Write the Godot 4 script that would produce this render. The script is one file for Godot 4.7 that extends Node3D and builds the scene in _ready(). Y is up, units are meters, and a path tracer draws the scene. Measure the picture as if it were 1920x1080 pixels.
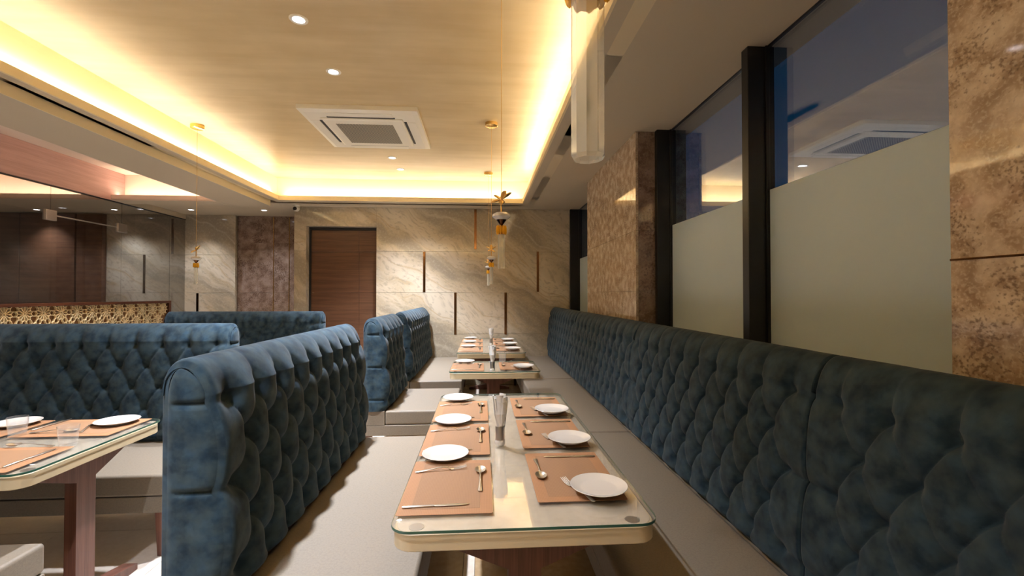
extends Node3D

# ---------------------------------------------------------------- constants
const EYE := 1.42
const SOFFIT := 2.77      # underside of the dropped ceiling
const LOW := 2.69         # underside of the beam over the left aisle
const TOP := 3.12         # ceiling inside the main recess
const TOP_LEFT := 3.09    # ceiling inside the left recess
const WALL_BACK := -7.15

var names := {}
var M := {}

# ---------------------------------------------------------------- nodes
func numbered(called: String) -> String:
	if not names.has(called):
		names[called] = 0
		return called
	names[called] += 1
	return "%s_%03d" % [called, names[called]]

func tag(o: Node, label: String, category: String, group := "") -> Node:
	o.set_meta("label", label)
	o.set_meta("category", category)
	if group != "":
		o.set_meta("group", group)
	return o

func thing(called: String, label: String, category: String, at := Vector3.ZERO, turn := 0.0, group := "") -> Node3D:
	var o := Node3D.new()
	o.name = numbered(called)
	add_child(o)
	o.position = at
	o.rotation_degrees.y = turn
	tag(o, label, category, group)
	return o

func struct(called: String) -> Node3D:
	var o := Node3D.new()
	o.name = called
	add_child(o)
	o.set_meta("kind", "structure")
	return o

func part(called: String, mesh: Mesh, mat: Material, parent: Node, at := Vector3.ZERO, turn := Vector3.ZERO) -> MeshInstance3D:
	var o := MeshInstance3D.new()
	o.name = called
	o.mesh = mesh
	o.material_override = mat
	o.position = at
	o.rotation_degrees = turn
	o.cast_shadow = GeometryInstance3D.SHADOW_CASTING_SETTING_ON
	parent.add_child(o, true)
	return o

# a box between two corners, edges rounded by r
func slab(called: String, a: Vector3, b: Vector3, mat: Material, parent: Node, r := 0.003) -> MeshInstance3D:
	var lo := Vector3(minf(a.x, b.x), minf(a.y, b.y), minf(a.z, b.z))
	var hi := Vector3(maxf(a.x, b.x), maxf(a.y, b.y), maxf(a.z, b.z))
	return part(called, rbox(hi - lo, r), mat, parent, (lo + hi) / 2)

func copy_of(o: Node3D, label: String, at: Vector3, turn := 0.0, group := "") -> Node3D:
	var base: String = o.name
	if base.length() > 4 and base.substr(base.length() - 4, 1) == "_" and base.substr(base.length() - 3).is_valid_int():
		base = base.substr(0, base.length() - 4)
	var c: Node3D = o.duplicate()
	c.name = numbered(base)
	add_child(c)
	c.position = at
	c.rotation_degrees.y = turn
	c.set_meta("label", label)
	if group != "":
		c.set_meta("group", group)
	return c

# ---------------------------------------------------------------- meshes
var box_cache := {}

func rbox(size: Vector3, r := 0.003, seg := 1) -> ArrayMesh:
	var key := "%.4f %.4f %.4f %.4f %d" % [size.x, size.y, size.z, r, seg]
	if box_cache.has(key):
		return box_cache[key]
	var h := size / 2
	r = minf(r, minf(h.x, minf(h.y, h.z)) * 0.98)
	var inner := h - Vector3.ONE * r
	var pos := PackedVector3Array()
	var nor := PackedVector3Array()
	var idx := PackedInt32Array()
	for axis in 3:
		for side in [-1.0, 1.0]:
			var ua := (axis + 1) % 3
			var va := (axis + 2) % 3
			var cu := PackedFloat32Array()
			var cv := PackedFloat32Array()
			for k in seg + 1:
				cu.append(-h[ua] + r * k / seg)
				cv.append(-h[va] + r * k / seg)
			for k in seg + 1:
				cu.append(h[ua] - r + r * k / seg)
				cv.append(h[va] - r + r * k / seg)
			var n := cu.size()
			var first := pos.size()
			for i in n:
				for j in n:
					var p := Vector3.ZERO
					p[axis] = h[axis] * side
					p[ua] = cu[i]
					p[va] = cv[j]
					var q := p.clamp(-inner, inner)
					var d := (p - q).normalized()
					pos.append(q + d * r)
					nor.append(d)
			for i in n - 1:
				for j in n - 1:
					var a := first + i * n + j
					var quad := [a, a + n, a + n + 1, a + 1]
					if side > 0:
						quad = [a, a + 1, a + n + 1, a + n]
					idx.append_array([quad[0], quad[1], quad[2], quad[0], quad[2], quad[3]])
	var m := commit(pos, nor, idx)
	box_cache[key] = m
	return m

func commit(pos: PackedVector3Array, nor: PackedVector3Array, idx: PackedInt32Array) -> ArrayMesh:
	var arr := []
	arr.resize(Mesh.ARRAY_MAX)
	arr[Mesh.ARRAY_VERTEX] = pos
	arr[Mesh.ARRAY_NORMAL] = nor
	arr[Mesh.ARRAY_INDEX] = idx
	var m := ArrayMesh.new()
	m.add_surface_from_arrays(Mesh.PRIMITIVE_TRIANGLES, arr)
	return m

func begin() -> SurfaceTool:
	var st := SurfaceTool.new()
	st.begin(Mesh.PRIMITIVE_TRIANGLES)
	return st

func tri(st: SurfaceTool, a: Vector3, b: Vector3, c: Vector3, sg: int) -> void:
	if a.is_equal_approx(b) or b.is_equal_approx(c) or a.is_equal_approx(c):
		return
	st.set_smooth_group(sg)
	st.add_vertex(a)
	st.set_smooth_group(sg)
	st.add_vertex(b)
	st.set_smooth_group(sg)
	st.add_vertex(c)

func quad(st: SurfaceTool, a: Vector3, b: Vector3, c: Vector3, d: Vector3, sg: int) -> void:
	tri(st, a, b, c, sg)
	tri(st, a, c, d, sg)

func done(st: SurfaceTool) -> ArrayMesh:
	st.generate_normals()
	return st.commit()

# profile points (radius, height) turned round y, from the bottom outside upwards
func lathe(profile: Array, n := 24, flat := false) -> ArrayMesh:
	var st := begin()
	var sg := 1
	for k in profile.size() - 1:
		var a: Vector2 = profile[k]
		var b: Vector2 = profile[k + 1]
		if k > 0:
			var d0: Vector2 = (a - profile[k - 1]).normalized()
			var d1 := (b - a).normalized()
			if d0.dot(d1) < 0.8:
				sg += 1
		for i in n:
			var t0 := TAU * i / n
			var t1 := TAU * (i + 1) / n
			var p00 := Vector3(a.x * cos(t0), a.y, a.x * sin(t0))
			var p01 := Vector3(a.x * cos(t1), a.y, a.x * sin(t1))
			var p10 := Vector3(b.x * cos(t0), b.y, b.x * sin(t0))
			var p11 := Vector3(b.x * cos(t1), b.y, b.x * sin(t1))
			quad(st, p00, p01, p11, p10, -1 if flat else sg)
	return done(st)

# rings of equal count, lofted bottom to top, capped; ring points run counter-clockwise seen from above (x right, z down)
func loft(rings: Array, cap := true, smooth_sides := false) -> ArrayMesh:
	var st := begin()
	for k in rings.size() - 1:
		var a: PackedVector3Array = rings[k]
		var b: PackedVector3Array = rings[k + 1]
		var n := a.size()
		for i in n:
			var j := (i + 1) % n
			quad(st, a[i], a[j], b[j], b[i], 1 if smooth_sides else k + 1)
	if cap:
		for e in [0, rings.size() - 1]:
			var r: PackedVector3Array = rings[e]
			var c := Vector3.ZERO
			for p in r:
				c += p
			c /= r.size()
			for i in r.size():
				var j := (i + 1) % r.size()
				if e == 0:
					tri(st, c, r[j], r[i], 90)
				else:
					tri(st, c, r[i], r[j], 91)
	return done(st)

func round_rect(w: float, d: float, r: float, y: float, seg := 6) -> PackedVector3Array:
	var out := PackedVector3Array()
	var corners := [[w / 2 - r, d / 2 - r, 0.0], [-w / 2 + r, d / 2 - r, 90.0], [-w / 2 + r, -d / 2 + r, 180.0], [w / 2 - r, -d / 2 + r, 270.0]]
	for c in corners:
		for k in seg + 1:
			var a := deg_to_rad(c[2] + 90.0 * k / seg)
			out.append(Vector3(c[0] + r * cos(a), y, c[1] + r * sin(a)))
	return out

func plate_slab(w: float, d: float, r: float, y0: float, y1: float, bev: float) -> ArrayMesh:
	return loft([round_rect(w - 2 * bev, d - 2 * bev, r - bev, y0), round_rect(w, d, r, y0 + bev), round_rect(w, d, r, y1 - bev), round_rect(w - 2 * bev, d - 2 * bev, r - bev, y1)])

# polygon in x-y, pushed along z from -t/2 to t/2
func extrude(poly: PackedVector2Array, t: float) -> ArrayMesh:
	var st := begin()
	if Geometry2D.is_polygon_clockwise(poly):
		poly.reverse()
	var n := poly.size()
	for i in n:
		var a := poly[i]
		var b := poly[(i + 1) % n]
		quad(st, Vector3(a.x, a.y, t / 2), Vector3(a.x, a.y, -t / 2), Vector3(b.x, b.y, -t / 2), Vector3(b.x, b.y, t / 2), -1)
	var ids := Geometry2D.triangulate_polygon(poly)
	for k in range(0, ids.size(), 3):
		var a := poly[ids[k]]
		var b := poly[ids[k + 1]]
		var c := poly[ids[k + 2]]
		if (b - a).cross(c - a) > 0:
			var s := b
			b = c
			c = s
		tri(st, Vector3(a.x, a.y, t / 2), Vector3(b.x, b.y, t / 2), Vector3(c.x, c.y, t / 2), -1)
		tri(st, Vector3(a.x, a.y, -t / 2), Vector3(c.x, c.y, -t / 2), Vector3(b.x, b.y, -t / 2), -1)
	return done(st)

# ellipses strung along x: stations [x, half width in z, y, half height]
func string(stations: Array, n := 8) -> ArrayMesh:
	var rings := []
	for s in stations:
		var r := PackedVector3Array()
		for k in n:
			var a := TAU * k / n
			r.append(Vector3(s[0], s[2] + s[3] * sin(a), s[1] * cos(a)))
		rings.append(r)
	return loft(rings, true, true)

func tube(path: PackedVector3Array, r: float, n := 6) -> ArrayMesh:
	var rings := []
	for k in path.size():
		var d := (path[mini(k + 1, path.size() - 1)] - path[maxi(k - 1, 0)]).normalized()
		var side := d.cross(Vector3.UP if absf(d.y) < 0.9 else Vector3.RIGHT).normalized()
		var up := side.cross(d)
		var ring := PackedVector3Array()
		for i in n:
			var a := TAU * i / n
			ring.append(path[k] + (side * cos(a) - up * sin(a)) * r)
		rings.append(ring)
	return loft(rings, true, true)

# ---------------------------------------------------------------- textures
func noise(seed_: int, freq: float, kind := FastNoiseLite.TYPE_SIMPLEX_SMOOTH, octaves := 4, fractal := FastNoiseLite.FRACTAL_FBM) -> FastNoiseLite:
	var f := FastNoiseLite.new()
	f.seed = seed_
	f.frequency = freq
	f.noise_type = kind
	f.fractal_type = fractal
	f.fractal_octaves = octaves
	return f

func seamless(f: FastNoiseLite, w: int, h: int) -> PackedByteArray:
	var im := f.get_seamless_image(w, h)
	im.convert(Image.FORMAT_L8)
	return im.get_data()

func to_texture(bytes: PackedByteArray, w: int, h: int, mono := false) -> ImageTexture:
	return ImageTexture.create_from_image(Image.create_from_data(w, h, false, Image.FORMAT_L8 if mono else Image.FORMAT_RGB8, bytes))

func put3(b: PackedByteArray, at: int, c: Color) -> void:
	b[at] = clampi(int(c.r * 255.0), 0, 255)
	b[at + 1] = clampi(int(c.g * 255.0), 0, 255)
	b[at + 2] = clampi(int(c.b * 255.0), 0, 255)

# two noises blended between three colours
func blend_texture(side: int, a: PackedByteArray, b: PackedByteArray, c0: Color, c1: Color, c2: Color, share := 0.5) -> ImageTexture:
	var out := PackedByteArray()
	out.resize(side * side * 3)
	for k in side * side:
		var c := c0.lerp(c1, a[k] / 255.0).lerp(c2, share * b[k] / 255.0)
		put3(out, k * 3, c)
	return to_texture(out, side, side)

# beige stone with long slanted drifts, thin dark and pale veins; not repeated inside a wall
func beige_marble() -> ImageTexture:
	var w := 1280
	var h := 860
	var drift := noise(11, 0.0042, FastNoiseLite.TYPE_SIMPLEX_SMOOTH, 4)
	var warp := noise(12, 0.006, FastNoiseLite.TYPE_SIMPLEX_SMOOTH, 3)
	var vein := noise(13, 0.0035, FastNoiseLite.TYPE_SIMPLEX_SMOOTH, 3)
	var fine := noise(14, 0.06, FastNoiseLite.TYPE_SIMPLEX_SMOOTH, 4)
	var out := PackedByteArray()
	out.resize(w * h * 3)
	var ca := cos(0.55)
	var sa := sin(0.55)
	var c_base := Color8(196, 180, 152)
	var c_pale := Color8(218, 206, 184)
	var c_gold := Color8(176, 148, 106)
	var c_grey := Color8(160, 149, 130)
	for y in h:
		for x in w:
			var wv := warp.get_noise_2d(x * 0.6, y * 0.6) * 55.0
			var u := (x * ca + y * sa) * 0.28 + wv * 0.3
			var v := (-x * sa + y * ca) * 1.3 + wv
			var d := drift.get_noise_2d(u, v)
			var c := c_base.lerp(c_pale, clampf(d * 2.2 + 0.1, 0.0, 1.0)).lerp(c_grey, clampf(-d * 2.6, 0.0, 0.8))
			var n := vein.get_noise_2d(u * 0.8 + 900.0, v * 1.4)
			var line := maxf(0.0, 1.0 - absf(n) * 14.0)
			c = c.lerp(c_gold, line * line * 0.5 * clampf(0.5 + d * 2.5, 0.0, 1.0))
			var band := maxf(0.0, 1.0 - absf(n - 0.2) * 8.0)
			c = c.lerp(c_pale, band * 0.5)
			var f := fine.get_noise_2d(u * 1.6, v * 0.9)
			c = c.lerp(c_grey, clampf(f * 1.1 - 0.08, 0.0, 0.45))
			var g := fine.get_noise_2d(x * 1.5 + 300.0, y * 1.5)
			c = c.lerp(c_pale, clampf(-g * 0.7 - 0.06, 0.0, 0.3))
			put3(out, (y * w + x) * 3, c)
	return to_texture(out, w, h)

# brown stone: cloudy, speckled with dark crystals, pale crack lines
func brown_marble() -> ImageTexture:
	var s := 1200
	var cloud := noise(21, 0.018, FastNoiseLite.TYPE_SIMPLEX_SMOOTH, 5)
	var spot := noise(22, 0.12, FastNoiseLite.TYPE_SIMPLEX_SMOOTH, 4)
	var patch := noise(23, 0.008, FastNoiseLite.TYPE_SIMPLEX_SMOOTH, 3)
	var crack := noise(24, 0.012, FastNoiseLite.TYPE_SIMPLEX_SMOOTH, 4)
	var cells := noise(25, 0.022, FastNoiseLite.TYPE_CELLULAR, 2)
	cells.cellular_return_type = FastNoiseLite.RETURN_DISTANCE2_SUB
	var out := PackedByteArray()
	out.resize(s * s * 3)
	var c_base := Color8(186, 163, 138)
	var c_light := Color8(222, 206, 184)
	var c_mid := Color8(156, 132, 108)
	var c_dark := Color8(108, 88, 72)
	for y in s:
		for x in s:
			var c0 := cloud.get_noise_2d(x, y)
			var c := c_base.lerp(c_light, clampf(c0 * 1.6 + 0.1, 0.0, 1.0)).lerp(c_mid, clampf(-c0 * 1.8, 0.0, 0.9))
			var p := spot.get_noise_2d(x, y) + patch.get_noise_2d(x, y) * 0.7
			c = c.lerp(c_dark, smoothstep(0.24, 0.6, p) * 0.6)
			c = c.lerp(c_light, smoothstep(0.05, 0.45, -spot.get_noise_2d(x + 500, y)) * 0.55)
			var net := cells.get_noise_2d(x + c0 * 60.0, y - c0 * 50.0)
			c = c.lerp(c_light, smoothstep(-0.82, -0.98, net) * 0.45 * clampf(0.5 + patch.get_noise_2d(x + 700, y) * 2.5, 0.0, 1.0))
			var k := crack.get_noise_2d(x + c0 * 40.0, y)
			c = c.lerp(c_light, maxf(0.0, 1.0 - absf(k) * 45.0) * 0.55)
			put3(out, (y * s + x) * 3, c)
	return to_texture(out, s, s)

# grain running along u
func wood(seed_: int, dark: Color, mid: Color, light: Color, turned := false) -> ImageTexture:
	var w := 512
	var h := 512
	var f := noise(seed_, 0.02, FastNoiseLite.TYPE_SIMPLEX_SMOOTH, 4)
	var g := noise(seed_ + 1, 0.12, FastNoiseLite.TYPE_SIMPLEX_SMOOTH, 3)
	var out := PackedByteArray()
	out.resize(w * h * 3)
	for y in h:
		for x in w:
			var u := x
			var v := y
			if turned:
				u = y
				v = x
			var xx := 40.0 * cos(TAU * u / w)
			var zz := 40.0 * sin(TAU * u / w)
			var a := f.get_noise_3d(xx * 0.25, v * 1.6, zz * 0.25)
			var b := g.get_noise_3d(xx * 0.12, v * 2.2, zz * 0.12)
			var c := dark.lerp(mid, clampf(0.5 + a * 1.3, 0.0, 1.0)).lerp(light, clampf(b * 1.2, 0.0, 0.6))
			put3(out, (y * w + x) * 3, c)
	return to_texture(out, w, h)

func mat(color: Color, rough := 0.6, metal := 0.0) -> StandardMaterial3D:
	var m := StandardMaterial3D.new()
	m.albedo_color = color
	m.roughness = rough
	m.metallic = metal
	return m

func tri_mat(tex: Texture2D, scale: Vector3, rough := 0.5, offset := Vector3.ZERO, tint := Color.WHITE) -> StandardMaterial3D:
	var m := mat(tint, rough)
	m.albedo_texture = tex
	m.uv1_triplanar = true
	m.uv1_world_triplanar = true
	m.uv1_triplanar_sharpness = 8.0
	m.uv1_scale = scale
	m.uv1_offset = offset
	return m

func relief(m: StandardMaterial3D, tex: Texture2D, cm: float) -> void:
	m.heightmap_enabled = true
	m.heightmap_texture = tex
	m.heightmap_scale = cm

func pane(color: Color, alpha: float, metal := 0.0, rough := 0.0, spec := 0.5) -> StandardMaterial3D:
	var m := mat(Color(color, alpha), rough, metal)
	m.transparency = BaseMaterial3D.TRANSPARENCY_ALPHA
	m.metallic_specular = spec
	return m

func make_materials() -> void:
	var beige := beige_marble()
	M.marble = tri_mat(beige, Vector3(0.2, 0.3, 0.2), 0.06, Vector3(0.62, 0.0, 0.0))
	var brown := brown_marble()
	M.brown = tri_mat(brown, Vector3(0.45, 0.45, 0.45), 0.05, Vector3(0.05, 0.1, 0.7))
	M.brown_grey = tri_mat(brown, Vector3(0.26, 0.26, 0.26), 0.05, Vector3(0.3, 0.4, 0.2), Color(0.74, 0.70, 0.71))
	# velvet
	var swirl := noise(31, 0.018, FastNoiseLite.TYPE_SIMPLEX_SMOOTH, 5)
	swirl.domain_warp_enabled = true
	swirl.domain_warp_amplitude = 28.0
	swirl.domain_warp_frequency = 0.012
	var na := seamless(swirl, 512, 512)
	var nb := seamless(noise(32, 0.03, FastNoiseLite.TYPE_SIMPLEX_SMOOTH, 4), 512, 512)
	var velvet := blend_texture(512, na, nb, Color8(8, 26, 42), Color8(56, 82, 100), Color8(82, 90, 86), 0.6)
	M.velvet = tri_mat(velvet, Vector3.ONE * 1.05, 0.85)
	M.velvet.rim_enabled = true
	M.velvet.rim = 0.18
	M.velvet.rim_tint = 0.8
	M.velvet.metallic_specular = 0.3
	# seat cloth: fine weave with small pale sprigs
	var nc := seamless(noise(33, 0.05, FastNoiseLite.TYPE_CELLULAR, 2), 512, 512)
	var nd := seamless(noise(34, 0.15, FastNoiseLite.TYPE_SIMPLEX_SMOOTH, 3), 512, 512)
	var cloth := blend_texture(512, nc, nd, Color8(132, 120, 104), Color8(114, 103, 88), Color8(158, 148, 132), 0.5)
	M.cloth = tri_mat(cloth, Vector3.ONE * 4.0, 0.55)
	# plaster of the recess
	var ne := noise(35, 0.018, FastNoiseLite.TYPE_SIMPLEX_SMOOTH, 5)
	var streak := PackedByteArray()
	streak.resize(512 * 512 * 3)
	for y in 512:
		for x in 512:
			var v := ne.get_noise_3d(14.0 * cos(TAU * x / 512.0), y * 1.5, 14.0 * sin(TAU * x / 512.0))
			var v2 := ne.get_noise_3d(30.0 * cos(TAU * x / 512.0) + 200.0, y * 0.5, 30.0 * sin(TAU * x / 512.0))
			put3(streak, (y * 512 + x) * 3, Color8(206, 182, 138).lerp(Color8(192, 166, 120), clampf(0.5 + v * 0.7 + v2 * 0.7, 0.0, 1.0)))
	M.plaster = tri_mat(to_texture(streak, 512, 512), Vector3(0.5, 0.5, 0.5), 0.45)
	M.cream = mat(Color8(238, 218, 174), 0.6)
	M.soffit = mat(Color8(200, 184, 156), 0.7)
	M.blush = mat(Color8(226, 206, 186), 0.6)
	# woods
	M.door_wood = tri_mat(wood(41, Color8(92, 62, 44), Color8(108, 75, 53), Color8(122, 88, 64)), Vector3(0.8, 1.1, 0.8), 0.4)
	var up := wood(43, Color8(88, 54, 42), Color8(108, 70, 56), Color8(124, 86, 70), true)
	M.leg_wood = tri_mat(up, Vector3(2.0, 1.0, 2.0), 0.4)
	M.pink_wood = tri_mat(wood(45, Color8(170, 136, 126), Color8(182, 147, 137), Color8(194, 160, 150)), Vector3(0.8, 1.4, 0.8), 0.45)
	M.frame_wood = tri_mat(wood(47, Color8(70, 36, 20), Color8(98, 54, 30), Color8(120, 74, 44)), Vector3(1.5, 3.0, 1.5), 0.35)
	# table
	var nf := seamless(noise(51, 0.01, FastNoiseLite.TYPE_SIMPLEX_SMOOTH, 5), 512, 512)
	var ng := seamless(noise(52, 0.04, FastNoiseLite.TYPE_SIMPLEX_SMOOTH, 4), 512, 512)
	M.onyx = tri_mat(blend_texture(512, nf, ng, Color8(206, 194, 172), Color8(182, 170, 150), Color8(214, 206, 190), 0.5), Vector3.ONE * 1.3, 0.3)
	M.table_edge = mat(Color8(206, 188, 152), 0.35)
	M.glass = pane(Color(0.9, 0.95, 0.93), 0.02)
	M.glass_edge = mat(Color8(28, 84, 66), 0.08)
	M.glass_edge.clearcoat_enabled = true
	M.steel = mat(Color8(206, 204, 200), 0.34, 1.0)
	M.cutlery = mat(Color8(226, 223, 216), 0.28, 1.0)
	M.china = mat(Color8(222, 218, 210), 0.15)
	M.napkin = mat(Color8(246, 245, 242), 0.85)
	M.napkin.backlight_enabled = true
	M.napkin.backlight = Color(0.35, 0.35, 0.34)
	var nh := PackedByteArray()
	nh.resize(128 * 128 * 3)
	var rng := RandomNumberGenerator.new()
	rng.seed = 7
	for y in 128:
		for x in 128:
			var v := 0.5 + 0.25 * sin(x * PI / 4.0) + 0.25 * sin(y * PI / 4.0)
			put3(nh, (y * 128 + x) * 3, Color8(146, 110, 80).lerp(Color8(172, 134, 100), clampf(v * 0.7 + rng.randf() * 0.3, 0.0, 1.0)))
	M.mat_field = tri_mat(to_texture(nh, 128, 128), Vector3.ONE * 12.0, 0.7)
	M.mat_border = tri_mat(to_texture(nh, 128, 128), Vector3.ONE * 12.0, 0.6, Vector3(0.3, 0, 0.1), Color(1.08, 1.04, 1.0))
	M.tumbler = pane(Color(0.95, 0.96, 0.95), 0.07)
	# metals and crystal
	M.brass = mat(Color8(236, 196, 122), 0.25, 1.0)
	M.bronze = mat(Color8(150, 112, 76), 0.14, 1.0)
	M.bronze_dark = mat(Color8(96, 66, 44), 0.2, 1.0)
	M.crystal = pane(Color(0.97, 0.95, 0.86), 0.30)
	M.amber = pane(Color8(255, 190, 40), 0.75, 0.0, 0.1)
	M.black_metal = mat(Color8(22, 21, 22), 0.35)
	M.white_plastic = mat(Color8(226, 218, 200), 0.4)
	M.dark = mat(Color8(38, 34, 30), 0.6)
	var grid := PackedByteArray()
	grid.resize(64 * 64 * 3)
	for y in 64:
		for x in 64:
			var on := (x + y) % 16 < 4 or (x - y + 64) % 16 < 4
			put3(grid, (y * 64 + x) * 3, Color8(176, 164, 140) if on else Color8(50, 44, 38))
	M.grille = tri_mat(to_texture(grid, 64, 64), Vector3.ONE * 9.0, 0.5)
	# floor
	var nk := seamless(noise(61, 0.008, FastNoiseLite.TYPE_SIMPLEX_SMOOTH, 5), 512, 512)
	var nl := seamless(noise(62, 0.05, FastNoiseLite.TYPE_SIMPLEX_SMOOTH, 4), 512, 512)
	M.tile = tri_mat(blend_texture(512, nk, nl, Color8(176, 150, 116), Color8(150, 122, 88), Color8(190, 168, 138), 0.6), Vector3.ONE * 0.7, 0.2)
	M.tile_pale = tri_mat(blend_texture(512, nk, nl, Color8(214, 202, 188), Color8(200, 186, 170), Color8(224, 214, 202), 0.5), Vector3.ONE * 0.9, 0.2)
	M.grout = mat(Color8(120, 104, 84), 0.8)
	# glazing
	M.window_glass = mat(Color(0.96, 0.98, 1.0, 0.0), 0.0)
	M.window_glass.refraction_enabled = true
	M.window_glass.refraction_scale = 0.12
	M.window_glass.transparency = BaseMaterial3D.TRANSPARENCY_ALPHA
	M.frosted = mat(Color8(208, 224, 228), 0.5)
	M.frosted.backlight_enabled = true
	M.frosted.backlight = Color(0.3, 0.34, 0.38)
	M.smoked_glass = pane(Color8(28, 26, 24), 0.20, 0.0)
	M.lattice = mat(Color8(236, 214, 168), 0.5)
	M.lattice_back = mat(Color8(120, 82, 44), 0.6)
	M.warm_led = mat(Color8(255, 236, 196), 0.5)
	M.warm_led.emission_enabled = true
	M.warm_led.emission = Color8(255, 226, 170)
	M.warm_led.emission_energy_multiplier = 3.0
	M.lens = mat(Color(1, 1, 1), 0.4)
	M.lens.emission_enabled = true
	M.lens.emission = Color8(246, 246, 255)
	M.lens.emission_energy_multiplier = 6.0

# ---------------------------------------------------------------- light, camera
const WARM := Color(1.0, 0.965, 0.90)
const COOL := Color(0.93, 0.95, 1.0)

func area(called: String, at: Vector3, size: Vector2, turn: Vector3, color: Color, energy: float, parent: Node) -> void:
	var l := AreaLight3D.new()
	l.name = called
	l.area_size = size
	l.light_color = color
	l.light_energy = energy
	l.area_range = 14.0
	l.shadow_enabled = true
	parent.add_child(l, true)
	l.position = at
	l.rotation_degrees = turn

func camera_and_sky() -> void:
	var cam := Camera3D.new()
	cam.name = "camera"
	add_child(cam)
	cam.position = Vector3(0, EYE, 0)
	cam.rotation_degrees = Vector3(0.807, -3.836, 0)
	cam.fov = 64.855
	cam.current = true
	var env := Environment.new()
	env.tonemap_mode = Environment.TONE_MAPPER_LINEAR
	env.tonemap_exposure = 1.6
	env.background_mode = Environment.BG_SKY
	env.sdfgi_enabled = true
	env.ssao_enabled = true
	env.ssil_enabled = true
	var sky := Sky.new()
	var dusk := ProceduralSkyMaterial.new()
	dusk.sky_top_color = Color8(8, 36, 54)
	dusk.sky_horizon_color = Color8(12, 50, 74)
	dusk.ground_horizon_color = Color8(40, 60, 84)
	dusk.ground_bottom_color = Color8(30, 42, 56)
	dusk.sun_angle_max = 0.0
	sky.sky_material = dusk
	env.sky = sky
	env.background_energy_multiplier = 1.0
	var we := WorldEnvironment.new()
	we.name = "environment"
	we.environment = env
	add_child(we)

# ---------------------------------------------------------------- shell
func led(parent: Node, a: Vector3, b: Vector3, energy: float, color: Color) -> void:
	# a strip in a cove from a to b: glowing bars and an upward light of the same size
	var d := b - a
	var long := d.length()
	var n := ceili(long / 2.6)
	var along_x := absf(d.x) > absf(d.z)
	for k in n:
		var p := a + d * k / n
		var q := a + d * (k + 1) / n
		var w := Vector3(0, 0.004, 0.008) if along_x else Vector3(0.008, 0.004, 0)
		slab("led_strip", p - w, q + w, M.warm_led, parent, 0.001)
	var size := Vector2(long, 0.02) if along_x else Vector2(0.02, long)
	area("cove_light", (a + b) / 2 + Vector3(0, 0.008, 0), size, Vector3(90, 0, 0), color, energy, parent)

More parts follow.
